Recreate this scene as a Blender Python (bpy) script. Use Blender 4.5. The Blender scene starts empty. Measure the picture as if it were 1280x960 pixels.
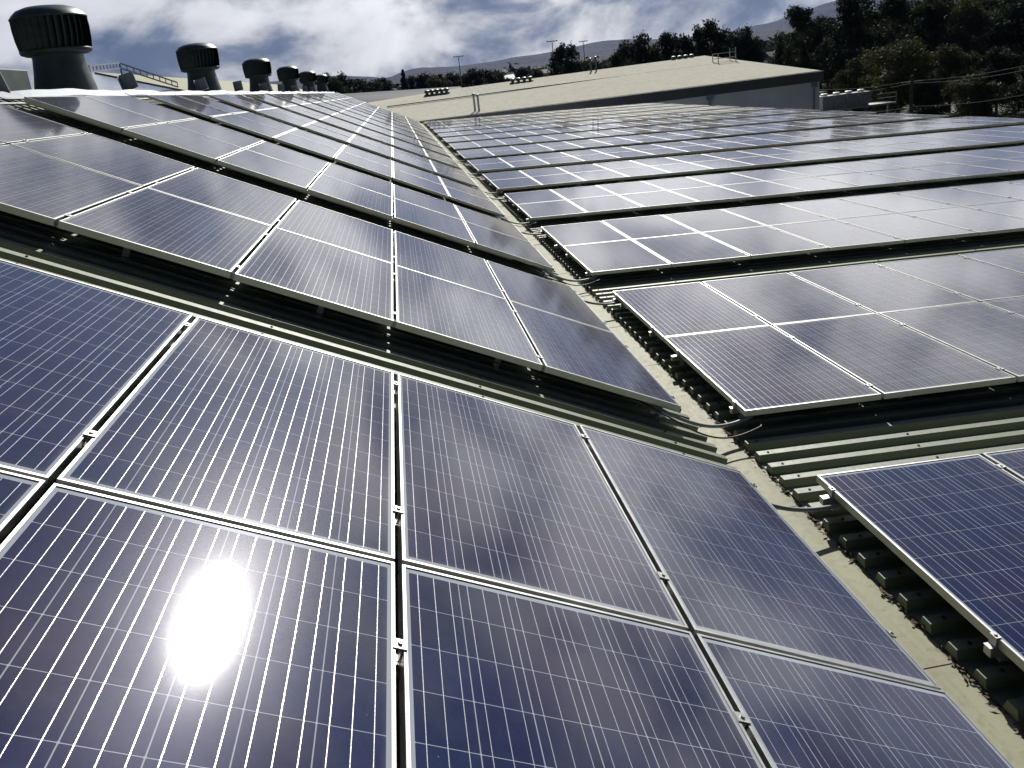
import bpy, bmesh, math, random
from mathutils import Vector, Matrix
R = math.radians
random.seed(7)
scene = bpy.context.scene
COL = scene.collection

# ------------------------------------------------------------------ camera
F_PX, PX, PY = 970.77, -29.78, -112.49            # focal length and principal point offset in photo pixels
CAM = Vector((-1.6314, -3.7601, 2.2503))
YAW, PITCH, ROLL = 0.089436, -0.26609, -0.117332
cy_, sy_, cp_, sp_ = math.cos(YAW), math.sin(YAW), math.cos(PITCH), math.sin(PITCH)
fwd = Vector((sy_ * cp_, cy_ * cp_, sp_))
r0 = Vector((cy_, -sy_, 0)); u0 = r0.cross(fwd)
right = r0 * math.cos(ROLL) + u0 * math.sin(ROLL)
upv = u0 * math.cos(ROLL) - r0 * math.sin(ROLL)
cd = bpy.data.cameras.new("camera"); cam = bpy.data.objects.new("camera", cd); COL.objects.link(cam)
m = Matrix.Identity(4)
for i in range(3):
    m[i][0] = right[i]; m[i][1] = upv[i]; m[i][2] = -fwd[i]; m[i][3] = CAM[i]
cam.matrix_world = m
cd.sensor_width = 36; cd.lens = F_PX / 1280 * 36
cd.shift_x = -PX / 1280; cd.shift_y = PY / 1280
cd.clip_start = 0.05; cd.clip_end = 40000
scene.camera = cam

def ray(x, y):
    a, b = (x - 640 - PX) / F_PX, -(y - 480 - PY) / F_PX
    return right * a + upv * b + fwd
def at(x, y, Y):                                  # the point a photo pixel shows at depth Y along the valley
    v = ray(x, y); return CAM + v * ((Y - CAM.y) / v.y)
def at_x(x, y, X):
    v = ray(x, y); return CAM + v * ((X - CAM.x) / v.x)
def to_px(p):
    c = Vector(p) - CAM; z = c.dot(fwd)
    if z < .05: return None
    return 640 + PX + F_PX * c.dot(right) / z, 480 + PY - F_PX * c.dot(upv) / z

# ------------------------------------------------------------------ sun, sky, exposure
SUN = Vector((0.250, 0.788, 0.563)).normalized()
EL = math.asin(SUN.z); AZ = math.atan2(SUN.x, SUN.y)
sd = bpy.data.lights.new("sun", 'SUN'); sd.energy = 5.0; sd.angle = R(0.5); sd.color = (1, .965, .90)
so = bpy.data.objects.new("sun", sd); COL.objects.link(so)
so.rotation_euler = (-SUN).to_track_quat('-Z', 'Y').to_euler()
scene.view_settings.view_transform = 'Standard'; scene.view_settings.look = 'None'
scene.view_settings.exposure = 0.3; scene.view_settings.gamma = 1; scene.view_settings.use_curve_mapping = False
scene.render.engine = 'CYCLES'
scene.cycles.max_bounces = 8; scene.cycles.volume_bounces = 0
scene.cycles.sample_clamp_indirect = 6

class NT:
    def __init__(s, tree): s.t = tree; s.n = tree.nodes; s.l = tree.links
    def new(s, k, **kw):
        n = s.n.new(k)
        for a, b in kw.items(): setattr(n, a, b)
        return n
    def put(s, sock, v):
        if v is None: return
        if isinstance(v, bpy.types.NodeSocket): s.l.new(v, sock)
        else:
            try: sock.default_value = v
            except Exception: sock.default_value = (*v, 1.0)
    def m(s, op, a, b=None, c=None, clamp=False):
        n = s.new('ShaderNodeMath', operation=op); n.use_clamp = clamp
        for i, v in enumerate((a, b, c)): s.put(n.inputs[i], v)
        return n.outputs[0]
    def vm(s, op, a, b=None):
        n = s.new('ShaderNodeVectorMath', operation=op)
        s.put(n.inputs[0], a); s.put(n.inputs[1], b)
        return n.outputs[1] if op in ('DOT_PRODUCT', 'LENGTH', 'DISTANCE') else n.outputs[0]
    def mix(s, f, a, b):
        n = s.new('ShaderNodeMix', data_type='RGBA'); s.put(n.inputs[0], f); s.put(n.inputs[6], a); s.put(n.inputs[7], b)
        return n.outputs[2]
    def noise(s, vec, scale, detail=4, rough=.55, dist=0, dim='3D'):
        n = s.new('ShaderNodeTexNoise', noise_dimensions=dim); s.put(n.inputs['Vector'], vec)
        n.inputs['Scale'].default_value = scale; n.inputs['Detail'].default_value = detail
        n.inputs['Roughness'].default_value = rough; n.inputs['Distortion'].default_value = dist
        return n.outputs[0]
    def ramp(s, f, stops, interp='LINEAR'):
        n = s.new('ShaderNodeValToRGB'); n.color_ramp.interpolation = interp
        e = n.color_ramp.elements
        while len(e) < len(stops): e.new(.5)
        for el, (p, c) in zip(e, stops):
            el.position = p; el.color = c if len(c) == 4 else (*c, 1)
        s.put(n.inputs[0], f); return n.outputs[0]
    def smooth(s, v, lo, hi):
        n = s.new('ShaderNodeMapRange', interpolation_type='SMOOTHSTEP'); s.put(n.inputs[0], v)
        n.inputs[1].default_value = lo; n.inputs[2].default_value = hi; return n.outputs[0]
    def sep(s, v):
        n = s.new('ShaderNodeSeparateXYZ'); s.put(n.inputs[0], v); return n.outputs
    def comb(s, x, y, z):
        n = s.new('ShaderNodeCombineXYZ')
        for i, v in enumerate((x, y, z)): s.put(n.inputs[i], v)
        return n.outputs[0]

world = bpy.data.worlds.new("World"); scene.world = world; world.use_nodes = True
w = NT(world.node_tree); w.n.clear()
wo = w.new('ShaderNodeOutputWorld'); bg = w.new('ShaderNodeBackground'); w.l.new(bg.outputs[0], wo.inputs[0])
bg.inputs[1].default_value = 0.078
sky = w.new('ShaderNodeTexSky', sky_type='NISHITA'); sky.sun_disc = False
sky.sun_elevation = EL; sky.sun_rotation = AZ; sky.air_density = 1.2; sky.dust_density = 1.5
d = w.new('ShaderNodeTexCoord').outputs['Generated']
dx, dy, dz = w.sep(d)
cv = w.vm('MULTIPLY', d, (1.0, 1.0, 1.7))
sund = w.vm('DOT_PRODUCT', d, tuple(SUN))
n1 = w.noise(w.vm('ADD', cv, (5.0, 1.3, 0.4)), 2.6, 8, .55, .3)                        # cloud cover
n2 = w.noise(w.vm('ADD', cv, (11.3, 4.1, 2.0)), 6.0, 9, .55, .25)                       # light and dark within the clouds
n3 = w.noise(w.vm('ADD', cv, (3.7, 21.0, 5.2)), 1.7, 4, .5, .3)                        # broad dark banks
lowb = w.m('SUBTRACT', 1.0, w.smooth(dz, .02, .28))
band = w.m('MULTIPLY', w.smooth(dz, .05, .14), w.m('SUBTRACT', 1.0, w.smooth(dz, .30, .50)))   # the main cloud bank, 5 to 30 degrees up
band = w.m('MULTIPLY', band, w.m('SUBTRACT', 1.0, w.m('MULTIPLY', w.m('MULTIPLY', w.smooth(dx, .28, .45), w.smooth(dz, .26, .40)), .85)))
band = w.m('MULTIPLY', band, w.m('ADD', .5, w.m('MULTIPLY', .5, w.smooth(dx, -.08, .15))))
cover = w.smooth(w.m('ADD', w.m('ADD', n1, w.m('ADD', w.m('MULTIPLY', lowb, .17), w.m('MULTIPLY', w.m('SUBTRACT', 1.0, w.smooth(dz, .07, .20)), .13))), w.m('SUBTRACT', w.m('MULTIPLY', band, .13), w.m('MULTIPLY', w.smooth(dz, .32, .55), .11))), .42, .52)
glow = w.m('POWER', w.m('MAXIMUM', sund, 0), 28)
glow2 = w.m('POWER', w.m('MAXIMUM', sund, 0), 5)
front = w.smooth(sund, .1, .8)
lump = w.smooth(n2, .36, .66)
lum = w.m('ADD', w.m('MULTIPLY', lump, 4.6), 1.5)
bank = w.smooth(n3, .42, .56)
lum = w.m('MULTIPLY', lum, w.m('SUBTRACT', 1.0, w.m('MULTIPLY', bank, .5)))
# sunbeams slanting down through the cloud
up_ = SUN.cross(Vector((0, 0, 1))).normalized(); vp_ = SUN.cross(up_)
ang = w.m('ARCTAN2', w.vm('DOT_PRODUCT', d, tuple(up_)), w.vm('DOT_PRODUCT', d, tuple(vp_)))
beam = w.smooth(w.noise(w.comb(ang, 0.0, 0.0), 9.0, 3, .6), .45, .62)
lum = w.m('ADD', lum, w.m('MULTIPLY', w.m('MULTIPLY', lowb, front), w.m('MULTIPLY', w.m('ADD', .55, w.m('MULTIPLY', lump, .9)), w.m('ADD', 1.7, w.m('MULTIPLY', beam, .7)))))
lum = w.m('ADD', lum, w.m('MULTIPLY', w.m('MULTIPLY', band, front), w.m('MULTIPLY', w.smooth(n2, .40, .60), 10.0)))
lum = w.m('ADD', lum, w.m('MULTIPLY', glow, 7.0))
lum = w.m('ADD', lum, w.m('MULTIPLY', w.m('MULTIPLY', glow2, lump), 4.0))
hzn = w.m('SUBTRACT', 1.0, w.smooth(dz, .05, .17))
lum = w.m('ADD', lum, w.m('MULTIPLY', w.m('MULTIPLY', hzn, w.m('ADD', .25, w.smooth(n2, .38, .56))), 3.6))
tint = w.mix(w.smooth(lum, 1.8, 7.5), (.80, .88, 1.0), (1.0, .985, .94))
face = w.m('MAXIMUM', w.m('ADD', .10, w.m('MULTIPLY', .90, w.smooth(sund, .30, .90))), w.m('MULTIPLY', w.m('MULTIPLY', lowb, .85), w.smooth(sund, -.2, .35)))
lum = w.m('MULTIPLY', lum, face)
cc = w.vm('MULTIPLY', tint, w.comb(lum, lum, lum))
clear = w.vm('MULTIPLY', w.vm('MULTIPLY', sky.outputs[0], (.28, .37, .52)), w.comb(face, face, face))
skyc = w.mix(cover, clear, cc)
w.l.new(skyc, bg.inputs[0])

# ------------------------------------------------------------------ materials
def mat(name):
    mt = bpy.data.materials.new(name); mt.use_nodes = True
    t = NT(mt.node_tree); p = t.n['Principled BSDF']
    return mt, t, p
def simple(name, col, rough=.5, metal=0, var=.12, scale=6, bump=0, bscale=60, coat=0, spec=.5):
    mt, t, p = mat(name); p.inputs['Specular IOR Level'].default_value = spec
    oc = t.new('ShaderNodeTexCoord').outputs['Object']
    n = t.noise(oc, scale, 5, .6)
    c2 = tuple(max(0, c * (1 - var * 2)) for c in col); c3 = tuple(min(1, c * (1 + var)) for c in col)
    t.put(p.inputs['Base Color'], t.ramp(n, [(.3, c2), (.7, c3)]))
    t.put(p.inputs['Roughness'], t.m('ADD', t.m('MULTIPLY', n, .25), rough - .12))
    p.inputs['Metallic'].default_value = metal
    if coat: p.inputs['Coat Weight'].default_value = coat
    if bump:
        b = t.new('ShaderNodeBump'); b.inputs['Strength'].default_value = bump; b.inputs['Distance'].default_value = .01
        t.put(b.inputs['Height'], t.noise(oc, bscale, 4, .6)); t.l.new(b.outputs[0], p.inputs['Normal'])
    return mt
M = {}
M['alu'] = simple('anodised_aluminium', (.52, .52, .50), .44, .8, .08, 14)
M['alu_side'] = M['alu']
M['backsheet'] = simple('backsheet', (.55, .55, .55), .6)
M['galv'] = simple('galvanised_steel', (.33, .36, .40), .62, .1, .10, 5, .25, 8, spec=.25)
M['conduit'] = simple('grey_conduit', (.30, .32, .33), .45)
M['cable'] = simple('black_cable', (.02, .02, .02), .5)
M['ventgreen'] = simple('green_painted_metal', (.055, .08, .072), .42, 0, .2, 4)
M['ventdark'] = simple('dark_blades', (.045, .058, .054), .45, 0, .2, 4)
M['screw'] = simple('screw_head', (.05, .055, .045), .5, .4)
_ = simple('pale_roof_sheet', (.38, .365, .29), .75, 0, .05, .15, spec=.12)
M['fascia'] = simple('grey_fascia', (.075, .08, .09), .5, 0, .1, .5)
M['wallblue'] = simple('pale_wall_sheet', (.68, .73, .78), .6, 0, .07, .3)
M['greyroof'] = simple('grey_roof_sheet', (.13, .135, .15), .8, 0, .06, .1, spec=.1)
M['creamroof'] = simple('cream_roof_sheet', (.38, .37, .26), .75, 0, .05, .2, spec=.12)
M['pole'] = simple('grey_pole', (.22, .23, .25), .5)
M['wood'] = simple('weathered_pole', (.06, .05, .045), .8)
M['white'] = simple('white_paint', (.78, .78, .76), .45, 0, .04)
M['bark'] = simple('bark', (.09, .075, .06), .9, 0, .25, 3)
M['litter'] = simple('dead_leaves', (.10, .06, .03), .8, 0, .4, 40)
M['brick'] = simple('pale_render', (.35, .34, .33), .8)

# roof paint: pale green-cream steel with rain streaks and grime
def roofpaint(name, col, dirt, streak_axis):
    mt, t, p = mat(name)
    oc = t.new('ShaderNodeTexCoord').outputs['Object']
    ox, oy, oz = t.sep(oc)
    a = t.noise(oc, 1.3, 6, .6); b = t.noise(oc, 22, 5, .65)
    sv = t.comb(t.m('MULTIPLY', ox, .8 if streak_axis == 'x' else 12), t.m('MULTIPLY', oy, 12 if streak_axis == 'x' else .8), oz)
    s = t.noise(sv, 1.4, 5, .6)
    f = t.m('ADD', t.m('MULTIPLY', t.smooth(a, .35, .75), .5), t.m('MULTIPLY', t.smooth(s, .45, .75), .5))
    c = t.mix(f, col, tuple(x * .72 for x in col))
    c = t.mix(t.m('MULTIPLY', t.smooth(b, .52, .75), dirt), c, (.12, .10, .06))
    t.put(p.inputs['Base Color'], c)
    t.put(p.inputs['Roughness'], t.m('ADD', .42, t.m('MULTIPLY', b, .25)))
    bp = t.new('ShaderNodeBump'); bp.inputs['Strength'].default_value = .15; bp.inputs['Distance'].default_value = .01
    t.put(bp.inputs['Height'], b); t.l.new(bp.outputs[0], p.inputs['Normal'])
    return mt, t, p, c
M['roof'] = roofpaint('roof_paint', (.165, .188, .130), .25, 'x')[0]

# gutter: the same paint with leaf stain gathering along the right lip (x = 0.36) and rust spots
mt, t, p, c = roofpaint('gutter_paint', (.33, .325, .225), .35, 'y')
oc = t.new('ShaderNodeTexCoord').outputs['Object']; ox, oy, oz = t.sep(oc)
edge = t.smooth(t.m('ADD', ox, t.m('MULTIPLY', t.m('SUBTRACT', t.noise(t.comb(0.0, oy, 0.0), 9, 4, .7), .5), .14)), .335, .385)
c = t.mix(t.m('MULTIPLY', edge, t.smooth(t.noise(oc, 30, 5, .7), .38, .6)), c, (.085, .06, .035))
spots = t.smooth(t.noise(oc, 55, 3, .5), .69, .74)
c = t.mix(t.m('MULTIPLY', spots, .7), c, (.12, .07, .03))
seam = t.m('LESS_THAN', t.m('ABSOLUTE', t.m('SUBTRACT', t.m('FRACT', t.m('MULTIPLY', t.m('ADD', oy, 1.18), 1 / 2.44)), .5)), .0022)
c = t.mix(seam, c, (.06, .05, .03))
t.put(p.inputs['Base Color'], c); M['gutter'] = mt
p.inputs['Specular IOR Level'].default_value = .08; t.put(p.inputs['Roughness'], .8)
M['whiteroof'] = roofpaint('pale_roof_sheet', (.60, .585, .50), .03, 'y')[0]; M['whiteroof'].node_tree.nodes['Principled BSDF'].inputs['Specular IOR Level'].default_value = 0

# photovoltaic laminate: polycrystalline cells, three busbars each, under glass. UV in metres from the panel corner
def pv_material():
    mt, t, p = mat('photovoltaic_laminate')
    uv = t.new('ShaderNodeUVMap').outputs[0]
    ux, uy, _ = t.sep(uv)
    PXc, PYc, MX, MY = .158, .1588, .021, .031
    gx = t.m('DIVIDE', t.m('SUBTRACT', ux, MX), PXc); gy = t.m('DIVIDE', t.m('SUBTRACT', uy, MY), PYc)
    fx = t.m('FRACT', gx); fy = t.m('FRACT', gy)
    def near(f, c, hw): return t.m('LESS_THAN', t.m('ABSOLUTE', t.m('SUBTRACT', f, c)), hw)
    bus = t.m('MAXIMUM', t.m('MAXIMUM', near(fx, .18, .0060), near(fx, .5, .0060)), near(fx, .82, .0060))
    dxe = t.m('MINIMUM', fx, t.m('SUBTRACT', 1, fx)); dye = t.m('MINIMUM', fy, t.m('SUBTRACT', 1, fy))
    gapx = t.m('LESS_THAN', dxe, .0095); gapy = t.m('LESS_THAN', dye, .0065)
    inside = t.m('MULTIPLY', t.m('MULTIPLY', t.m('GREATER_THAN', gx, 0), t.m('LESS_THAN', gx, 6)),
                 t.m('MULTIPLY', t.m('GREATER_THAN', gy, 0), t.m('LESS_THAN', gy, 10)))
    corner = t.m('LESS_THAN', t.m('ADD', dxe, dye), .03)
    white = t.m('MAXIMUM', t.m('MAXIMUM', t.m('MAXIMUM', gapx, gapy), corner), t.m('SUBTRACT', 1, inside))
    rnd = t.new('ShaderNodeObjectInfo').outputs['Random']
    cell = t.comb(t.m('FLOOR', gx), t.m('FLOOR', gy), t.m('MULTIPLY', rnd, 77))
    wn = t.new('ShaderNodeTexWhiteNoise', noise_dimensions='3D'); t.put(wn.inputs[0], cell)
    vo = t.new('ShaderNodeTexVoronoi'); vo.inputs['Scale'].default_value = 55
    t.put(vo.inputs['Vector'], t.vm('ADD', uv, t.comb(t.m('MULTIPLY', rnd, 31), 0.0, 0.0)))
    grain = t.sep(vo.outputs['Color'])[0]
    cv_ = t.m('ADD', t.m('MULTIPLY', wn.outputs[0], .55), t.m('MULTIPLY', grain, .45))
    base = t.mix(cv_, (.002, .006, .032), (.005, .013, .064))
    base = t.mix(t.smooth(t.noise(t.vm('ADD', uv, t.comb(t.m('MULTIPLY', rnd, 13), t.m('MULTIPLY', rnd, 7), 0.0)), 1.6, 3), .4, .65), base, (.012, .008, .045))
    col = t.mix(white, base, (.30, .33, .37))
    col = t.mix(t.m('MULTIPLY', bus, inside), col, (.56, .55, .56))
    # dust, thicker where rain leaves it along the frame
    dn = t.noise(t.vm('ADD', uv, t.comb(t.m('MULTIPLY', rnd, 50), t.m('MULTIPLY', rnd, 20), 0.0)), 7, 6, .65)
    de = t.m('SUBTRACT', 1, t.smooth(t.m('ADD', t.m('MINIMUM', uy, t.m('MULTIPLY', t.m('SUBTRACT', .99, ux), 1.3)), t.m('MULTIPLY', dn, .06)), .035, .085))
    dust = t.m('ADD', t.m('MULTIPLY', t.smooth(dn, .38, .8), .045), t.m('MULTIPLY', de, .20))
    col = t.mix(dust, col, (.31, .29, .26))
    spl = t.noise(t.vm('ADD', uv, t.comb(t.m('MULTIPLY', rnd, 91), t.m('MULTIPLY', rnd, 43), 0.0)), 26, 3, .6)
    col = t.mix(t.m('MULTIPLY', t.smooth(spl, .735, .77), .5), col, (.5, .49, .45))
    t.put(p.inputs['Base Color'], col)
    t.put(p.inputs['Metallic'], t.m('MULTIPLY', t.m('MULTIPLY', bus, inside), .75))
    t.put(p.inputs['Roughness'], .235)
    p.inputs['Specular IOR Level'].default_value = .022
    p.inputs['Coat Weight'].default_value = 1
    p.inputs['Specular Tint'].default_value = (.62, .58, 1, 1)
    p.inputs['Sheen Weight'].default_value = .26; p.inputs['Sheen Roughness'].default_value = .35; p.inputs['Sheen Tint'].default_value = (.80, .82, .84, 1)
    p.inputs['Coat IOR'].default_value = 1.52
    t.put(p.inputs['Coat Roughness'], t.m('ADD', .054, t.m('MULTIPLY', dn, .008)))
    b = t.new('ShaderNodeBump'); b.inputs['Strength'].default_value = .035; b.inputs['Distance'].default_value = .001
    t.put(b.inputs['Height'], t.noise(uv, 500, 2, .5)); t.l.new(b.outputs[0], p.inputs['Coat Normal'])
    b2 = t.new('ShaderNodeBump'); b2.inputs['Strength'].default_value = .22; b2.inputs['Distance'].default_value = .001
    t.put(b2.inputs['Height'], t.noise(uv, 420, 3, .6)); t.l.new(b2.outputs[0], p.inputs['Normal'])
    return mt
M['pv'] = pv_material()

def foliage(name, c1, c2):
    mt, t, p = mat(name)
    oi = t.new('ShaderNodeObjectInfo').outputs['Random']
    g = t.new('ShaderNodeTexCoord').outputs['Object']
    n = t.noise(g, .7, 4, .6); n2 = t.noise(g, 9, 2, .5)
    f = t.m('ADD', t.m('MULTIPLY', n, .6), t.m('ADD', t.m('MULTIPLY', n2, .4), t.m('MULTIPLY', t.m('SUBTRACT', oi, .5), .3)), clamp=True)
    t.put(p.inputs['Base Color'], t.ramp(f, [(.3, c1), (.72, c2)]))
    p.inputs['Roughness'].default_value = .75
    p.inputs['Specular IOR Level'].default_value = .12
    # light through the leaves
    tr = t.new('ShaderNodeBsdfTranslucent'); t.put(tr.inputs[0], t.ramp(f, [(.3, tuple(x * 1.0 for x in c1)), (.72, tuple(x * 1.2 for x in c2))]))
    mx = t.new('ShaderNodeMixShader'); mx.inputs[0].default_value = .18
    out = t.n['Material Output']
    t.l.new(p.outputs[0], mx.inputs[1]); t.l.new(tr.outputs[0], mx.inputs[2]); t.l.new(mx.outputs[0], out.inputs[0])
    return mt
M['leaf_dark'] = foliage('dark_foliage', (.014, .022, .010), (.045, .055, .020))
M['leaf_olive'] = foliage('olive_foliage', (.022, .030, .012), (.075, .080, .028))
M['leaf_far'] = foliage('far_foliage', (.015, .025, .016), (.035, .048, .025))

# ------------------------------------------------------------------ mesh helpers
def link(name, me, parent=None, loc=None, rot=None):
    o = bpy.data.objects.new(name, me); COL.objects.link(o)
    if parent: o.parent = parent
    if loc is not None: o.location = loc
    if rot is not None: o.rotation_euler = rot
    return o
def tag(o, label=None, cat=None, group=None, kind=None):
    if label: o['label'] = label
    if cat: o['category'] = cat
    if group: o['group'] = group
    if kind: o['kind'] = kind
    return o
class MB:
    def __init__(s): s.v = []; s.f = []; s.mi = []; s.uv = {}
    def face(s, pts, mi=0, uv=None):
        b = len(s.v); s.v += [tuple(p) for p in pts]; s.f.append(tuple(range(b, b + len(pts)))); s.mi.append(mi)
        if uv: s.uv[len(s.f) - 1] = uv
    def box(s, lo, hi, mi=0, mtx=None):
        x0, y0, z0 = lo; x1, y1, z1 = hi
        c = [Vector(q) for q in ((x0,y0,z0),(x1,y0,z0),(x1,y1,z0),(x0,y1,z0),(x0,y0,z1),(x1,y0,z1),(x1,y1,z1),(x0,y1,z1))]
        if mtx: c = [mtx @ q for q in c]
        b = len(s.v); s.v += [tuple(q) for q in c]
        for f in ((0,3,2,1),(4,5,6,7),(0,1,5,4),(1,2,6,5),(2,3,7,6),(3,0,4,7)):
            s.f.append(tuple(b + i for i in f)); s.mi.append(mi)
    def bar(s, a, b, wd, ht, mi=0):
        a, b = Vector(a), Vector(b); dr = b - a; q = dr.to_track_quat('X', 'Z').to_matrix().to_4x4(); q.translation = a
        s.box((0, -wd/2, -ht/2), (dr.length, wd/2, ht/2), mi, q)
    def tube(s, pts, r, n=8, mi=0, cap=True):
        pts = [Vector(p) for p in pts]; rs = r if isinstance(r, (list, tuple)) else [r] * len(pts)
        b = len(s.v)
        for i, p in enumerate(pts):
            dr = (pts[min(i+1, len(pts)-1)] - pts[max(i-1, 0)]).normalized()
            a = dr.orthogonal().normalized() if abs(dr.z) < .99 else Vector((1, 0, 0))
            a = (Vector((0, 0, 1)) - dr * dr.z).normalized() if abs(dr.z) < .9 else (Vector((1, 0, 0)) - dr * dr.x).normalized()
            c = dr.cross(a)
            for k in range(n):
                t_ = 2 * math.pi * k / n
                s.v.append(tuple(p + (a * math.cos(t_) + c * math.sin(t_)) * rs[i]))
        for i in range(len(pts) - 1):
            for k in range(n):
                s.f.append((b + i*n + k, b + i*n + (k+1) % n, b + (i+1)*n + (k+1) % n, b + (i+1)*n + k)); s.mi.append(mi)
        if cap:
            s.f.append(tuple(b + k for k in range(n))[::-1]); s.mi.append(mi)
            s.f.append(tuple(b + (len(pts)-1)*n + k for k in range(n))); s.mi.append(mi)
    def lathe(s, prof, n=32, mi=0, o=(0, 0, 0)):
        b = len(s.v)
        for r_, z in prof:
            for k in range(n):
                t_ = 2 * math.pi * k / n; s.v.append((o[0] + r_ * math.cos(t_), o[1] + r_ * math.sin(t_), o[2] + z))
        for i in range(len(prof) - 1):
            for k in range(n):
                s.f.append((b + i*n + k, b + i*n + (k+1) % n, b + (i+1)*n + (k+1) % n, b + (i+1)*n + k)); s.mi.append(mi)
    def mesh(s, name, mats, smooth=False):
        me = bpy.data.meshes.new(name); me.from_pydata(s.v, [], s.f)
        for q in (mats if isinstance(mats, (list, tuple)) else [mats]): me.materials.append(q)
        me.polygons.foreach_set('material_index', s.mi)
        if s.uv:
            l = me.uv_layers.new(name='UVMap')
            for fi, uvs in s.uv.items():
                for li, c in zip(me.polygons[fi].loop_indices, uvs): l.data[li].uv = c
        if smooth: me.polygons.foreach_set('use_smooth', [True] * len(me.polygons))
        me.update(); return me
    def build(s, name, mats, parent=None, smooth=False, **k): return link(name, s.mesh(name, mats, smooth), parent, **k)
def bevel(o, w_=.003, seg=1):
    b = o.modifiers.new('bevel', 'BEVEL'); b.width = w_; b.segments = seg; b.limit_method = 'ANGLE'

# ------------------------------------------------------------------ roof geometry
AL, AR = 0.45207, -0.0374
OR = Vector((0.4455, 0, -0.1062))
uL = Vector((-math.cos(AL), 0, math.sin(AL))); nL = Vector((math.sin(AL), 0, math.cos(AL)))
uR = Vector((math.cos(AR), 0, math.sin(AR))); nR = Vector((-math.sin(AR), 0, math.cos(AR)))
ML = Matrix.Rotation(AL, 4, 'Y'); MR = Matrix.Rotation(-AR, 4, 'Y')
P, W, NB, NC = 4.2441, 1.012, 14, 17
PANX, PANY, ROWD = .990, 1.650, 1.665
RIB, TOP, PAN = .165, .150, .198
Y0, Y1 = -6.5, 57.0
def onL(u, y, h=0.0): return uL * u + nL * h + Vector((0, y, 0))
def onR(u, y, h=0.0): return OR + uR * u + nR * h + Vector((0, y, 0))

# ------------------------------------------------------------------ the big structure
ground = MB()
ground.face([(-15000, -3000, -8.5), (15000, -3000, -8.5), (15000, 16000, -8.5), (-15000, 16000, -8.5)])
mt, t, p = mat('scrubby_ground'); oc = t.new('ShaderNodeTexCoord').outputs['Object']
t.put(p.inputs['Base Color'], t.ramp(t.noise(oc, .05, 8, .65), [(.35, (.03, .04, .02)), (.65, (.08, .075, .045))])); p.inputs['Roughness'].default_value = .95
tag(ground.build('ground', mt), kind='structure')

# the building underfoot
fb = link('factory_building', None, loc=(0, 0, 0))
tag(fb, 'long factory building in the foreground, its green ribbed roof carrying all the solar panels', 'building')
def ribbed(fn, ua, ub, ya, yb):
    mb = MB(); prof = []
    k = 0; y = ya
    while y < yb:
        for dy_, h in ((0, PAN), (.072, PAN), (.082, TOP), (.135, TOP), (.152, PAN)): prof.append((y + dy_, h))
        y += RIB
    us = [ua, ub]
    for (a, ha), (b, hb) in zip(prof, prof[1:]):
        mb.face([fn(ua, a, -ha), fn(ub, a, -ha), fn(ub, b, -hb), fn(ua, b, -hb)])
    # rib end stops at the gutter
    for i in range(0, len(prof) - 4, 5):
        q = prof[i+1:i+5]
        mb.face([fn(ua, a, -h) for a, h in q])
    return mb
RIDGE = 6.50
YS = -6.5 + .06
ribbed(onL, -.255, RIDGE, YS, Y1).build('sloping_roof', M['roof'], fb)
ribbed(onR, -.066, NC * W + .45, YS, Y1).build('low_roof', M['roof'], fb)
rx = onL(RIDGE, 0, -PAN)
far = lambda u, y, h=0: Vector((rx.x - math.cos(AL) * u, y, rx.z - math.sin(AL) * u)) + Vector((-math.sin(AL), 0, math.cos(AL))) * (h + PAN)
ribbed(far, 0, 7.0, YS, Y1).build('rear_roof_slope', M['roof'], fb)
g = MB()
zs = -.310
gp = [(-.12, -.30), (.0, zs), (.382, zs), (.384, -.3055), (.43, -.3062)]
for (xa, za), (xb, zb) in zip(gp, gp[1:]):
    g.face([(xa, Y0, za), (xb, Y0, zb), (xb, Y1, zb), (xa, Y1, za)])
yy = -1.22 - 2.44 * 2
while yy < Y1:
    g.box((.0, yy - .03, zs + .0005), (.38, yy + .03, zs + .003)); yy += 2.44
g.build('valley_gutter', M['gutter'], fb)
wl = MB()
re_ = onR(NC * W + .45, 0, -PAN); le = far(7.0, 0, 0)
wl.box((re_.x - .4, Y0, -8.5), (re_.x - .1, Y1, re_.z - .1)); wl.box((le.x + .1, Y0, -8.5), (le.x + .4, Y1, le.z - .25))
wl.face([(le.x + .1, Y1 - .1, -8.5), (re_.x - .1, Y1 - .1, -8.5), (re_.x - .1, Y1 - .1, re_.z - .1), (.3, Y1 - .1, -.45), (rx.x, Y1 - .1, rx.z - .1), (le.x + .1, Y1 - .1, le.z - .25)])
wl.build('wall', M['wallblue'], fb)
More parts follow.
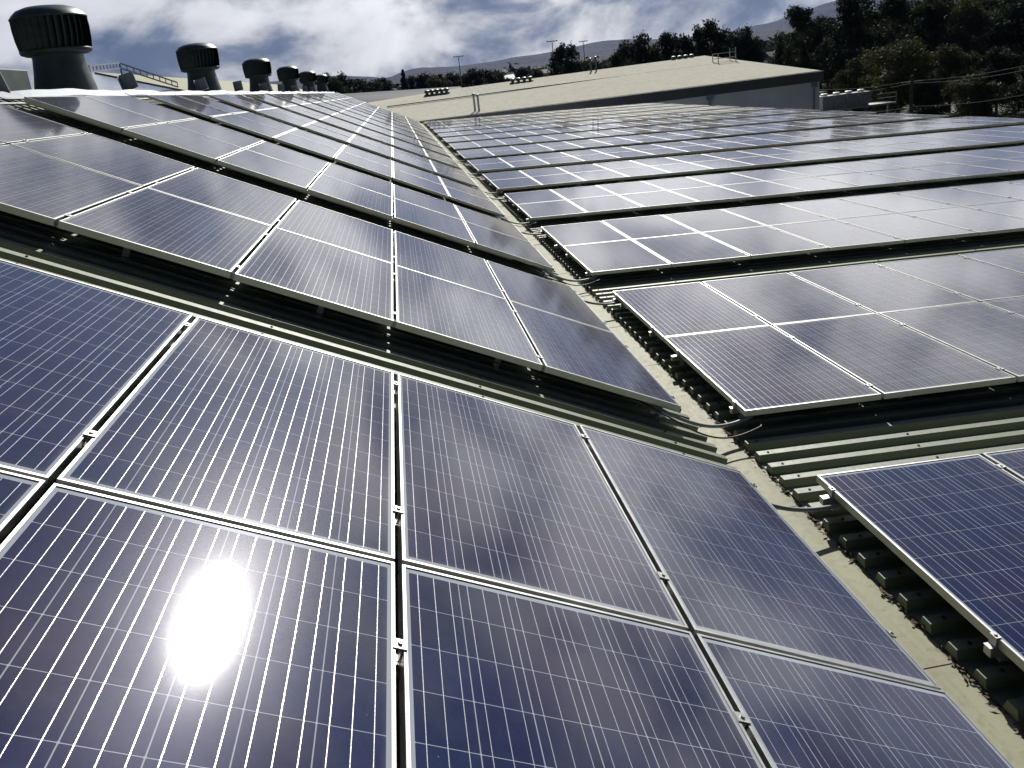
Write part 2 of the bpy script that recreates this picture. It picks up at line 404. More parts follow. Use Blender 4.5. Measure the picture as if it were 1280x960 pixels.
# ridge capping: folded galvanised strip, slightly wavy
rc = MB(); prev = None
N = 240
for i in range(N + 1):
    y = Y0 + (Y1 - Y0) * i / N
    wv = .012 * math.sin(y * 1.9) + .010 * math.sin(y * .77 + 1) + .006 * math.sin(y * 5.1)
    a = onL(RIDGE - .13 + wv * .5, y, -TOP + .012); a2 = onL(RIDGE - .12 + wv * .6, y, -TOP + .03 + wv * .5); b = onL(RIDGE + .03, y, -TOP + .06 + wv)
    c = Vector((rx.x - .36, y, b.z - .16))
    cur = (a, a2, b, c)
    if prev:
        for j in range(3): rc.face([prev[j], prev[j+1], cur[j+1], cur[j]])
    prev = cur
rc.build('ridge_cap', M['galv'], fb)
ra = MB()
for i in range(N):                                    # cap joints
    pass
sc = MB()
def screw(mb, pt, n):
    q = n.to_track_quat('Z', 'Y').to_matrix().to_4x4(); q.translation = pt
    for r_, h0, h1, k in ((.010, 0, .002, 8), (.0058, .002, .008, 6)):
        ring0 = [q @ Vector((r_*math.cos(2*math.pi*j/k), r_*math.sin(2*math.pi*j/k), h0)) for j in range(k)]
        ring1 = [q @ Vector((r_*math.cos(2*math.pi*j/k), r_*math.sin(2*math.pi*j/k), h1)) for j in range(k)]
        mb.face(ring1)
        for j in range(k): mb.face([ring0[j], ring0[(j+1) % k], ring1[(j+1) % k], ring1[j]])
y = YS
while y < 26:
    yc = y + .108
    for u in (.12, 1.42, 2.72, 4.02, 5.32): screw(sc, onL(u + random.uniform(-.02, .02), yc, -TOP), nL)
    for u in (.02, .95, 2.2, 3.5, 4.8, 6.1, 7.4, 8.7): screw(sc, onR(u + random.uniform(-.02, .02), yc, -TOP), nR)
    y += RIB
tag(sc.build('roof_screw_rows', M['screw'], fb), 'small dark roof screws in rows along the ribs', kind='stuff')

# ------------------------------------------------------------------ solar panels
hx, hy = PANX / 2, PANY / 2
def frame_into(mb, off=None, mi=(0, 1)):
    T = (lambda x, y, z: (x, y, z)) if off is None else (lambda x, y, z: off @ Vector((x, y, z)))
    L_, D_, H = .0105, .0035, .042
    o = [(-hx, -hy), (hx, -hy), (hx, hy), (-hx, hy)]; q = [(-hx+L_, -hy+L_), (hx-L_, -hy+L_), (hx-L_, hy-L_), (-hx+L_, hy-L_)]
    c = .0012
    oi = [(-hx+c, -hy+c), (hx-c, -hy+c), (hx-c, hy-c), (-hx+c, hy-c)]
    for i in range(4):
        j = (i + 1) % 4
        mb.face([T(*oi[i], 0), T(*oi[j], 0), T(*q[j], 0), T(*q[i], 0)], mi[0])
        mb.face([T(*o[i], -c), T(*o[j], -c), T(*oi[j], 0), T(*oi[i], 0)], mi[0])
        mb.face([T(*o[i], -H), T(*o[j], -H), T(*o[j], -c), T(*o[i], -c)], mi[0])
        mb.face([T(*q[i], 0), T(*q[j], 0), T(*q[j], -D_ - .001), T(*q[i], -D_ - .001)], mi[0])
        k = [(-hx+.03, -hy+.03), (hx-.03, -hy+.03), (hx-.03, hy-.03), (-hx+.03, hy-.03)]
        mb.face([T(*o[i], -H), T(*k[i], -H), T(*k[j], -H), T(*o[j], -H)], mi[0])
    mb.face([T(*q[3], -.008), T(*q[2], -.008), T(*q[1], -.008), T(*q[0], -.008)], mi[1])
def glass_into(mb, off=None, mi=0):
    T = (lambda x, y, z: (x, y, z)) if off is None else (lambda x, y, z: off @ Vector((x, y, z)))
    a, b = hx - .0105, hy - .0105
    mb.face([T(-a, -b, -.0035), T(a, -b, -.0035), T(a, b, -.0035), T(-a, b, -.0035)], mi,
            [(.0105, .0105), (PANX-.0105, .0105), (PANX-.0105, PANY-.0105), (.0105, PANY-.0105)])
fm = MB(); frame_into(fm); FRAME = fm.mesh('frame', [M['alu'], M['backsheet']])
gm = MB(); glass_into(gm); GLASS = gm.mesh('cell_sheet', M['pv'])
cm = MB()
cm.box((-.020, -.018, .0005), (.020, .018, .0045)); cm.box((-.0095, -.018, -.045), (-.0065, .018, .0005)); cm.box((.0065, -.018, -.045), (.0095, .018, .0005))
cm.lathe([(0, .010), (.0062, .010), (.0068, .009), (.0068, .0045)], 10)
CLAMP = cm.mesh('clamp', M['alu'])
em = MB()
em.box((-.012, -.018, .0005), (.012, .018, .0045)); em.box((-.012, -.018, -.042), (-.008, .018, .0005)); em.box((-.035, -.018, -.0455), (-.008, .018, -.0415))
em.lathe([(0, .010), (.0062, .010), (.0068, .009), (.0068, .0045)], 10)
ENDCLAMP = em.mesh('end_clamp', M['alu'])

ORD = ['first', 'second', 'third', 'fourth', 'fifth', 'sixth', 'seventh', 'eighth', 'ninth', 'tenth', 'eleventh', 'twelfth', 'thirteenth', 'fourteenth', 'fifteenth', 'sixteenth', 'seventeenth']
JIT = random.Random(3)
cands = []
for side, nc in (('L', 6), ('R', NC)):
    for b in range(NB):
        for row in (0, 1):                            # 0 = far row, 1 = near row
            for c in range(nc):
                y = b * P - hy - row * ROWD; u = c * W + hx
                ctr = onL(u, y) if side == 'L' else onR(u, y)
                base = ML if side == 'L' else MR
                j = Matrix.Rotation(JIT.gauss(0, .0022), 4, 'X') @ Matrix.Rotation(JIT.gauss(0, .0022), 4, 'Y')
                mtx = Matrix.Translation(ctr) @ base @ j
                pts = [to_px(mtx @ Vector((sx * hx, sy * hy, 0))) for sx, sy in ((-1, -1), (1, -1), (1, 1), (-1, 1))]
                area = 0
                if all(pts):
                    cl = [(min(max(x, 0), 1280), min(max(y_, 0), 960)) for x, y_ in pts]
                    area = abs(sum(cl[i][0] * cl[(i+1) % 4][1] - cl[(i+1) % 4][0] * cl[i][1] for i in range(4))) / 2
                elif side == 'L' and b == 0 and c < 4 or (side == 'R' and b == 0 and c < 1):
                    q = [x for x in pts if x]; area = 5000 if any(-100 < x[0] < 1380 and y_ < 1100 for x in q for y_ in (x[1],)) else 0
                cands.append((area, side, b, row, c, mtx))
cands.sort(key=lambda q: -q[0])
chosen = [q for q in cands[:300] if q[0] > 12]
rest = [q for q in cands if q not in chosen]
for k, (area, side, b, row, c, mtx) in enumerate(chosen):
    o = link('solar_panel', None); o.matrix_world = mtx
    rw = 'far' if row == 0 else 'near'
    if side == 'L':
        where = ['next to the valley gutter', 'second up from the gutter', 'third up from the gutter', 'fourth up from the gutter', 'fifth up from the gutter', 'sixth up, beside the ridge'][c]
        tag(o, f'{rw}-row panel, {ORD[b]} bank from the camera, sloping roof, {where}', 'solar panel', 'solar panels on the sloping roof')
    else:
        where = 'next to the gutter' if c == 0 else f'{ORD[c]} from the gutter'
        tag(o, f'{rw}-row panel, {ORD[b]} bank from the camera, low roof, {where}', 'solar panel', 'solar panels on the low roof')
    link('frame', FRAME, o); link('cell_sheet', GLASS, o)
    if area > 900:
        sx = -1 if side == 'L' else 1
        last = c == (5 if side == 'L' else NC - 1)
        for ly in ((.665, -.535) if row == 0 else (.46, -.66)):
            if not last: link('clamp', CLAMP, o, (sx * (hx + .011), ly, 0))
            if c == 0:
                e = link('end_clamp', ENDCLAMP, o, (-sx * (hx + .000), ly, 0))
                if side == 'L': e.rotation_euler = (0, 0, math.pi)
rm = MB()
for q in rest:
    if q[0] <= 0 and q[2] == 0: pass
    frame_into(rm, q[5], (0, 1)); glass_into(rm, q[5], 2)
tag(rm.build('solar_panels', [M['alu'], M['backsheet'], M['pv']]), 'farthest banks of solar panels merging towards the far end of both roofs', 'solar panels', kind='stuff')

# rails that carry the panels, with a foot on the ribs; one object each
RAILS = (-.16, -1.36, -2.03, -3.15)
def rail_mesh(length, feet):
    r_ = MB(); r_.box((0, -.019, -.083), (length, .019, -.0435))
    r_.box((0, -.008, -.0434), (length, .008, -.042))
    f = MB()
    for x in (0,):
        f.box((x - .02, .020, -TOP + .0005), (x + .02, .0245, -.050)); f.box((x - .02, .020, -TOP + .0005), (x + .02, .065, -TOP + .0055))
        f.lathe([(0, .010), (.006, .010), (.0065, .0)], 8, 0, (x, .045, -TOP + .0055))
    return r_.mesh('rail', M['alu']), f.mesh('foot', M['galv'])
RL, RLf = rail_mesh(6 * W + .06, (.10, 1.3, 2.5, 3.7, 4.9, 6.0))
RR, RRf = rail_mesh(NC * W + .06, (.10, 1.3, 2.5, 3.7, 4.9, 6.1, 7.4))
RN = ['farthest', 'second farthest', 'second nearest', 'nearest']
for side, nb in (('L', 3), ('R', 6)):
    for b in range(nb):
        for k, ry in enumerate(RAILS):
            if side == 'L':
                o = link('mounting_rail', RL, None); o.matrix_world = Matrix.Translation(onL(-.03, b * P + ry)) @ Matrix.Rotation(math.pi + 0, 4, 'Z') @ Matrix.Rotation(-AL, 4, 'Y') if False else Matrix.Translation(onL(-.03, b * P + ry)) @ ML @ Matrix.Rotation(math.pi, 4, 'Z')
                rf = 'sloping'
            else:
                o = link('mounting_rail', RR, None); o.matrix_world = Matrix.Translation(onR(-.03 - (.03 if (k + b) % 3 == 0 else 0), b * P + ry)) @ MR
                rf = 'low'
            tag(o, f'{RN[k]} aluminium rail under the {ORD[b]} bank of panels on the {rf} roof', 'rail', f'mounting rails on the {rf} roof')
            [link('foot', RLf if side == 'L' else RRf, o, (fx, 0, 0)) for fx in ((.10, 1.3, 2.5, 3.7) if b < 2 else (.10,))]

# conduits and cables crossing the gutter
def curve_pts(a, b, sag, n=14, swing=0):
    a, b = Vector(a), Vector(b)
    return [a.lerp(b, i / n) + Vector((0, swing * math.sin(math.pi * i / n), -sag * math.sin(math.pi * i / n))) for i in range(n + 1)]
def conduit(b, where, ya, yb, za, rad, mname, lab, sag, name):
    a = onL(.10, ya, -.06); e = onR(.06, yb, -.075)
    nb_ = .22 if where != 'far' else 0
    pts = [onL(.5, ya + nb_ * 1.3, -.075), onL(.25, ya + nb_, -.07)] + curve_pts(a, e, sag, 16, -.02) + [onR(.18, yb + nb_, -.085), onR(.4, yb + nb_ * 1.4, -.09)]
    t_ = MB(); t_.tube(pts, rad, 10)
    if mname == 'conduit':
        for i in range(len(pts) - 1): pass
    o = t_.build(name, M[mname], None, True); tag(o, lab, 'conduit' if name == 'cable_conduit' else 'cable', 'cable crossings of the valley gutter')
for b in range(0, 7):
    conduit(b, 'far', b * P - .20, b * P - .20, 0, .0125, 'conduit', f'grey flexible conduit crossing the gutter beside the far edge of the {ORD[b]} panel bank', .055, 'cable_conduit')
    if b: conduit(b, 'near', b * P - 3.36, b * P - 3.27, 0, .0125, 'conduit', f'grey flexible conduit crossing the gutter below the near corner of the {ORD[b]} panel bank', .075, 'cable_conduit')
    if b: conduit(b, 'nearb', b * P - 3.46, b * P - 3.43, 0, .006, 'cable', f'thin black cable crossing the gutter in front of the {ORD[b]} panel bank', .10, 'black_cable')

# black panel leads sagging behind the near edge of each bank
for side, bs_ in (('L', (1, 2, 3)), ('R', (1, 2, 3))):
    fn = onL if side == 'L' else onR; rgc = random.Random(11 if side == 'L' else 12)
    for b in bs_:
        pts = []; n = 6 if side == 'L' else 10
        for k in range(n * 8 + 1):
            ph = (k % 8) / 8; sg = .035 + .035 * math.sin(math.pi * ph) * rgc.uniform(.8, 1.2)
            pts.append(fn(.3 + k / 8 * W, b * P - 3.30 + .012 * math.sin(k), -.045 - sg))
        t_ = MB(); t_.tube(pts, .0045, 6)
        tag(t_.build('panel_lead', M['cable'], None, True), f"black leads sagging under the near edge of the {ORD[b]} bank, {'sloping' if side == 'L' else 'low'} roof", 'cable', 'leads under the panel banks')

# leaf litter caught along the gutter's right lip: tufts of tiny flat leaves at each rib mouth
ll = MB(); rg = random.Random(5)
y = YS
while y < 34:
    dens = 26 if y < 6 else 10
    k = rg.random()
    n = int(dens * k * k * 1.3)
    for i in range(n):
        cx, cyy = .370 - abs(rg.gauss(0, .014)), y + .03 + rg.gauss(0, .035)
        s_ = rg.uniform(.003, .009); l_ = rg.uniform(.006, .022); a = rg.uniform(0, math.pi); tl = rg.uniform(-.5, .5)
        z = zs + .004 + rg.random() * .016
        dxx, dyy = math.cos(a), math.sin(a)
        ll.face([(cx - dxx*l_, cyy - dyy*l_, z - tl*l_*.5), (cx + dyy*s_, cyy - dxx*s_, z), (cx + dxx*l_, cyy + dyy*l_, z + tl*l_*.5), (cx - dyy*s_, cyy + dxx*s_, z)])
    y += RIB
tag(ll.build('leaf_litter', M['litter']), 'dry brown leaf litter gathered along the edge of the valley gutter', 'leaf litter', kind='stuff')

# ------------------------------------------------------------------ turbine ventilators behind the ridge
def ventilator():
    root = link('turbine_ventilator', None)
    b = MB(); b.lathe([(.50, -.35), (.47, 0), (.42, .25), (.385, .48), (.39, .54), (.39, .56)], 40)
    b.build('neck', M['ventgreen'], root, True)
    bl = MB()
    n = 34
    for k in range(n):
        a0 = 2 * math.pi * k / n
        rows = []
        for z, r_, tw in ((.60, .535, -.03), (.76, .56, 0), (.93, .57, .02), (1.08, .565, .03)):
            rows.append([(r_ * math.cos(a0 + tw), r_ * math.sin(a0 + tw), z), ((r_ - .055) * math.cos(a0 + tw + .17), (r_ - .055) * math.sin(a0 + tw + .17), z)])
        for q, s_ in zip(rows, rows[1:]): bl.face([q[0], q[1], s_[1], s_[0]])
    bl.lathe([(.44, .56), (.44, 1.10)], 32)
    bl.build('blades', M['ventdark'], root)
    rg_ = MB(); rg_.lathe([(.39, .53), (.47, .535), (.53, .56), (.545, .60), (.53, .61), (.46, .60)], 48); rg_.lathe([(.53, 1.07), (.572, 1.07), (.575, 1.09), (.56, 1.10)], 48)
    rg_.build('rings', M['ventgreen'], root, True)
    cp = MB(); cp.lathe([(.56, 1.10), (.53, 1.14), (.46, 1.20), (.33, 1.245), (.18, 1.265), (.001, 1.272)], 48)
    cp.build('cap', M['ventgreen'], root, True)
    return root
def copy_tree(o, parent=None):
    c = o.copy(); COL.objects.link(c); c.parent = parent
    for ch in o.children: copy_tree(ch, c)
    return c
v0 = ventilator()
vl = ['nearest dark green turbine ventilator, largest in view at the top left corner', 'second nearest dark turbine ventilator along the ridge, past the bent cable ladder', 'third turbine ventilator along the ridge, between two silver brackets', 'fourth turbine ventilator along the ridge from the camera', 'fifth turbine ventilator along the ridge, the second smallest', 'farthest and smallest turbine ventilator, at the far end of the ridge']
for i, yv in enumerate((8.75, 17.7, 26.8, 35.7, 44.7, 53.6)):
    o = v0 if i == 0 else copy_tree(v0)
    o.location = (-6.42, yv + .15, 2.84); o.rotation_euler = (0, 0, i * .7); o.scale = (.9, .9, .93)
    tag(o, vl[i], 'ventilator', 'turbine ventilators along the ridge')
# upstand brackets along the ridge
def bracket(mb_only=None):
    b = MB(); b.box((-.12, -.006, -.10), (.12, .006, .17)); b.box((-.12, -.12, -.10), (.12, .0, -.09)); b.box((-.12, -.12, -.10), (-.114, 0, .17))
    return b.mesh('ridge_bracket', M['galv'])
BR = bracket(); br = random.Random(9)
ys = (4.9, 5.9, 10.6, 15.9, 20.4, 25.2, 29.5, 34, 38.5, 43)
bl_ = ['left of the nearest ventilator, by the picture edge', 'just left of the nearest ventilator neck', 'right of the nearest ventilator, below the cable ladder', 'just left of the second ventilator', 'midway between second and third ventilators', 'just left of the third ventilator', 'left of the fourth ventilator', 'right beside the fourth ventilator', 'left of the fifth ventilator', 'near the far end, by the fifth ventilator']
for i, y in enumerate(ys):
    o = link('ridge_bracket', BR, None, (-6.02, y, 2.90 if i > 1 else 2.80), (br.uniform(-.1, .1), br.uniform(-.2, .1), br.uniform(-.35, .2)))
    tag(o, 'small silver angle bracket on the ridge ' + bl_[i], 'bracket', 'angle brackets along the ridge')
# bent cable ladder rising over the ridge
lad = MB()
pa, pb, pc_ = at_x(112, 86, -6.9), at_x(150, 82, -6.9), at_x(222, 106, -6.25)
for off in (-.05, .05):
    o_ = Vector((0, 0, off))
    lad.bar(pa + o_, pb + o_, .02, .025); lad.bar(pb + o_, pc_ + o_, .02, .025)
for a, b in ((pa, pb), (pb, pc_)):
    n = int((b - a).length / .18)
    for i in range(n + 1): q = a.lerp(b, i / n); lad.box(q - Vector((.008, .008, .05)), q + Vector((.008, .008, .05)))
lad.bar(pb + Vector((0, 0, .0)), pb + Vector((0, 0, -.9)), .03, .03); lad.bar(pa, pa + Vector((0, 0, -1.4)), .03, .03)
tag(lad.build('cable_ladder', M['galv']), 'bent aluminium cable ladder sloping down to the ridge beside the nearest ventilator', 'cable ladder')
# grey conduit run under the ridge capping
dc = MB(); dc.tube([onL(6.13, y_, -.10 + .01 * math.sin(y_ * 2)) for y_ in [i * .5 - 4 for i in range(100)]], .014, 8)
tag(dc.build('ridge_conduit', M['conduit'], None, True), 'grey conduit running along the top of the panels under the ridge capping', 'conduit')

# ------------------------------------------------------------------ neighbouring buildings
# pale low-pitched warehouse beyond the roofs
wb = link('warehouse', None, loc=(20, 70, -8.5)); tag(wb, 'long pale low-pitched warehouse with grey fascia and bluish wall beyond the solar roofs', 'building')
def wpart(mb, name, m_, **k):
    o = mb.build(name, m_, wb, **k); o.location = -wb.location; return o
XL, XR = -30.0, 39.6
ez = lambda x: -.58 + (x - 1.7) * .0045; rz_ = lambda x: 1.40 + (x + 3.7) * .038 if x < 6.7 else 1.80 + (x - 6.7) * .013
EY, RY = 70.0, 95.0
rf = MB()
def roofslab(mb, p4, th):
    q = [Vector(x) for x in p4]; lo = [x - Vector((0, 0, th)) for x in q]
    mb.face(q); mb.face(lo[::-1])
    for i in range(4): mb.face([q[i], lo[i], lo[(i+1) % 4], q[(i+1) % 4]])
for xa, xb, xbr in ((XL, 6.7, 6.7), (6.7, XR, XR - 1.5)):
    roofslab(rf, [(xa, EY, ez(xa)), (xb, EY, ez(xb)), (xbr, RY, rz_(xb)), (xa, RY, rz_(xa))], .12)
    roofslab(rf, [(xa, RY, rz_(xa)), (xbr, RY, rz_(xb)), (xb, RY + 25, ez(xb)), (xa, RY + 25, ez(xa))], .12)
x = XL + .4
while x < XR - 1.8:                                     # standing ribs of the sheet roof
    t0 = x; rf.bar((t0, EY + .1, ez(t0) + .003), (t0, RY - .1, rz_(t0) + .003), .05, .02); x += .76
wpart(rf, 'roof', M['whiteroof'])
fs = MB()
roofslab(fs, [(XL, EY - .25, ez(XL) - .06), (XR + .15, EY - .25, ez(XR) - .06), (XR + .15, EY - .02, ez(XR) - .06), (XL, EY - .02, ez(XL) - .06)], .95)
wpart(fs, 'fascia', M['fascia'])
wa = MB(); wa.box((XL, EY + .05, -8.5), (XR - .1, EY + .4, -.9)); wa.box((XR - .5, EY + .4, -8.5), (XR - .2, RY + 24, -.9))
x = XL
while x < XR - .3: wa.box((x, EY + .02, -8.5), (x + .05, EY + .05, -1.6)); x += .35
wa.face([(XR - .2, EY + .3, -.95), (XR - .2, RY + 24, -.95), (XR - 1.0, RY, rz_(XR) - .15)])
wpart(wa, 'wall', M['wallblue'])
for px in (886, 1017):
    q = at(px, 120, EY); dp = MB(); dp.tube([(q.x, EY - .12, -8.4), (q.x, EY - .12, -1.65)], .09, 10); dp.box((q.x - .25, EY - .3, -1.9), (q.x + .25, EY - .02, -1.4)); wpart(dp, 'downpipe', M['pole'])
def roof_at(px, py):                                    # point of the front roof slope under a pixel
    A = Vector((7, EY, ez(7))); B = Vector((17, EY, ez(17))); C = Vector((20, RY, rz_(20)))
    n = (B - A).cross(C - A); v = ray(px, py); return CAM + v * ((A - CAM).dot(n) / v.dot(n))
fl = MB(); a, b = roof_at(484, 134), roof_at(898, 80); a.z += .06; b.z += .06
fl.bar(a, b, .28, .10); wpart(fl, 'roof_flashing', M['fascia'])
# roof equipment: little turbine rows, hatch rail, pipes
def small_turbines(px, py, n, step, lab, white=True, group='clusters of small ventilators on the warehouse roof'):
    q = roof_at(px, py); root = link('ventilator_row', None, loc=q); root.scale = (.68, .68, .62); tag(root, lab, 'ventilator row', group)
    bs = MB(); bs.box((-.5, -.5, -.3), (step * (n - 1) + .5, .5, .12)); bs.build('curb', M['ventgreen'], root)
    for i in range(n):
        t_ = MB(); t_.lathe([(.25, .1), (.28, .35), (.42, .4), (.46, .6), (.40, .78)], 16); h = t_.build('turbine', M['ventdark'], root, loc=(i * step, 0, 0))
        t2 = MB(); t2.lathe([(.40, .78), (.25, .9), (.001, .93)], 16); t2.build('cap', M['white'] if white else M['ventdark'], h, True)
small_turbines(641, 104, 4, 1.05, 'four dark turbines with white caps on the warehouse roof, left of the lone round tree')
small_turbines(534, 119, 5, .85, 'low dark row of turbines on the warehouse roof, beside the grey roof', False)
small_turbines(842, 76, 4, 1.15, 'turbine row with pale caps near the warehouse ridge, left of the railing')
q = roof_at(898, 80)
hr = MB(); w2, d2, h2 = 2.1, 1.6, 1.15
for z in (.6, h2):
    for a_, b_ in (((0, 0), (w2, 0)), ((w2, 0), (w2, d2)), ((0, d2), (w2, d2)), ((0, 0), (0, d2))):
        hr.bar((a_[0], a_[1], z), (b_[0], b_[1], z), .07, .07)
for x_, y_ in ((0, 0), (w2, 0), (w2, d2), (0, d2)): hr.bar((x_, y_, -.1), (x_, y_, h2 + (.5 if x_ else 0)), .08, .08)
o = hr.build('safety_railing', M['galv'], None, loc=q); tag(o, 'galvanised safety railing at the right end of the warehouse ridge', 'railing')
for k, (px, py, hh) in enumerate(((739, 90, 1.5), (745.5, 89, 1.6), (594, 139, 1.5), (599, 139, 1.4))):
    q = roof_at(px, py); mb = MB(); mb.tube([q - Vector((0, 0, .2)), q + Vector((0, 0, hh))], .10, 8); mb.lathe([(.17, 0), (.14, .15), (.001, .2)], 10, 0, tuple(q + Vector((0, 0, hh))))
    lab = ['left one of the two dark flue pipes near the warehouse ridge', 'right one of the two dark flue pipes near the warehouse ridge', 'left one of the two flue pipes by the warehouse eave above the panels', 'right one of the two flue pipes by the warehouse eave above the panels'][k]
    tag(mb.build('flue_pipe', M['ventgreen'] if k < 2 else M['pole']), lab, 'flue pipe', 'flue pipes on the warehouse roof')
# grey roof behind it on the left
gb = link('grey_shed', None, loc=(-8, 108, -8.5)); tag(gb, 'shed with a plain grey roof seen between the panels and the pale warehouse', 'building')
a, b = at(405, 113.5, 122), at(575, 108, 122)
mb = MB(); roofslab(mb, [(a.x - 12, 100, 1.0), (b.x, 100, a.z * .0 + 0.6), (b.x, 122, b.z), (a.x - 12, 122, a.z)], .2); o = mb.build('roof', M['greyroof'], gb); o.location = -gb.location
mb = MB(); mb.box((a.x - 12, 100.2, -8.5), (b.x - .2, 121.5, .2)); o = mb.build('wall', M['fascia'], gb); o.location = -gb.location
# cream roof showing over the ridge behind the ventilators
cb = link('cream_shed', None, loc=(-20, 40, -8.5)); tag(cb, 'shed with a cream roof showing just above the ridge behind the ventilators', 'building')
a, b = at_x(118, 90, -22), at_x(312, 99, -22)
mb = MB(); roofslab(mb, [(-22, a.y, a.z), (-22, b.y + 30, a.z), (-14, b.y + 30, a.z - 2.6), (-14, a.y, a.z - 2.6)][::-1], .15); o = mb.build('roof', M['creamroof'], cb); o.location = -cb.location
mb = MB(); mb.box((-30, a.y, -8.5), (-14.3, b.y + 30, a.z - 2.7)); o = mb.build('wall', M['wallblue'], cb); o.location = -cb.location
# dark plant screen left of the first ventilator
a, b = at_x(-30, 83, -7.6), at_x(34, 86, -7.6)
mb = MB(); mb.box((-9.0, a.y, 1.2), (-7.6, b.y, (a.z + b.z) / 2)); o = mb.build('plant_housing', M['ventgreen']); bevel(o, .03, 2)
tag(o, 'dark green metal plant housing behind the ridge at the left picture edge', 'plant housing')

# chiller row on a platform right of the warehouse
q = at(1030, 136, 78)
ch = link('cooling_plant', None, loc=q); tag(ch, 'row of grey cooling units with white fan cowls on a platform beside the warehouse', 'cooling plant')
mb = MB(); mb.box((-1, -1.2, -.3), (7.6, 1.2, -.1)); mb.bar((5.4, -1.1, .9), (7.6, -1.1, .9), .06, .06); mb.bar((5.4, -1.1, .45), (7.6, -1.1, .45), .06, .06); mb.bar((7.6, -1.1, -.2), (7.6, -1.1, .9), .06, .06)
for x_ in (-.8, 3, 7.4): mb.bar((x_, 0, -.2), (x_, 0, -9), .2, .2)
mb.build('platform', M['pole'], ch)
for i in range(4):
    mb = MB(); mb.box((i * 1.4 - .6, -.8, .25), (i * 1.4 + .62, .8, 1.35)); mb.box((i * 1.4 - .5, -.7, -.1), (i * 1.4 + .5, .7, .25)); u_ = mb.build('unit', M['pole'], ch)
    mb = MB(); mb.lathe([(.32, 1.35), (.36, 1.55), (.26, 1.6), (.001, 1.58)], 16, 0, (i * 1.4, 0, 0)); mb.build('fan_cowl', M['white'], u_)

# small pale outbuildings glimpsed among the trees
def shed(name, px, py, Y, wx, wy, hz, lab, roofm='white'):
    q = at(px, py, Y); root = link(name, None, loc=(q.x, Y, q.z)); tag(root, lab, 'building')
    b = MB(); b.box((-wx/2, -wy/2, -8), (wx/2, wy/2, 0)); b.build('wall', M['wallblue'], root)
    r_ = MB(); r_.face([(-wx/2 - .3, -wy/2 - .3, 0), (wx/2 + .3, -wy/2 - .3, 0), (wx/2 + .3, 0, hz), (-wx/2 - .3, 0, hz)]); r_.face([(-wx/2 - .3, wy/2 + .3, 0), (-wx/2 - .3, 0, hz), (wx/2 + .3, 0, hz), (wx/2 + .3, wy/2 + .3, 0)])
    r_.face([(-wx/2, -wy/2, 0), (-wx/2, 0, hz), (-wx/2, wy/2, 0)]); r_.face([(wx/2, -wy/2, 0), (wx/2, wy/2, 0), (wx/2, 0, hz)])
    r_.build('roof', M[roofm], root)
shed('house', 1012, 72, 210, 7, 8, 2.2, 'small pale-roofed house among the trees above the cooling plant')
shed('house', 970, 74, 190, 5, 8, 2, 'low grey-roofed house just beyond the right end of the warehouse ridge', 'greyroof')
shed('house', 1248, 40, 160, 16, 8, 2.2, 'long pale-roofed house high among the trees at the right', 'greyroof')
shed('house', 636, 98, 330, 4, 5, 1.5, 'small white house in the distant trees behind the white-capped turbines')
shed('house', 677, 92, 420, 11, 8, 2, 'distant pale house left of the lone round tree', 'creamroof')
shed('house', 474, 109, 380, 8, 8, 3, 'small white-gabled house in the distant trees above the grey roof')

# poles and wires
def light_pole(px, ytop, ybase, Y, kind, lab):
    tp = at(px, ytop, Y); bs = at(px + 4, ybase, Y)
    root = link('floodlight_pole', None, loc=(tp.x, Y, -8.5)); tag(root, lab, 'light pole', 'floodlight poles in front of the hills')
    h = tp.z + 8.5; mb = MB(); mb.tube([(0, 0, 0), (0, 0, h)], [.22, .10], 8); mb.build('pole', M['pole'], root)
    mb = MB(); mb.bar((-1.4, 0, h), (1.4, 0, h), .10, .10)
    for x_ in (-1.2, -.4, .4, 1.2): mb.box((x_ - .22, -.2, h), (x_ + .22, .2, h + .25))
    mb.build('lamp_bar', M['pole'], root)
light_pole(573, 71, 102, 230, 0, 'leftmost floodlight pole, between the dark trees and the bright cloud')
light_pole(690, 52, 95, 210, 0, 'middle floodlight pole with a wide crossbar, touching the lone round tree')
light_pole(729, 52, 80, 260, 0, 'rightmost floodlight pole, right of the lone round tree')
pp = at(1140, 100, 62); pole = link('power_pole', None, loc=(pp.x, 62, -8.5)); tag(pole, 'dark timber power pole standing against the dense trees on the right', 'power pole')
mb = MB(); mb.tube([(0, 0, 0), (0, 0, pp.z + 8.9)], [.17, .12], 10); mb.build('post', M['wood'], pole)
mb = MB(); mb.bar((-1.0, 0, pp.z + 8.3), (1.0, 0, pp.z + 8.3), .10, .12); mb.build('crossarm', M['wood'], pole)
def wire(a, b, c, Y, lab):
    A, B, C_ = at(*a, Y[0]), at(*b, Y[1]), at(*c, Y[2]); pts = []
    for s_, e_ in ((A, B), (B, C_)):
        for i in range(12): pts.append(s_.lerp(e_, i / 12) - Vector((0, 0, .25 * math.sin(math.pi * i / 12))))
    pts.append(C_); mb = MB(); mb.tube(pts, .013, 5); tag(mb.build('power_line', M['wood']), lab, 'power line', 'power lines across the trees')
wire((1020, 112), (1140, 101), (1300, 78), (76, 62, 50), 'uppermost power line crossing in front of the dense trees')
wire((1020, 119), (1140, 104), (1300, 84), (75, 62, 50), 'second power line, just under the uppermost one')
wire((1060, 139), (1140, 133), (1300, 115), (72, 62, 50), 'lowest power line, just above the solar panels at the right')

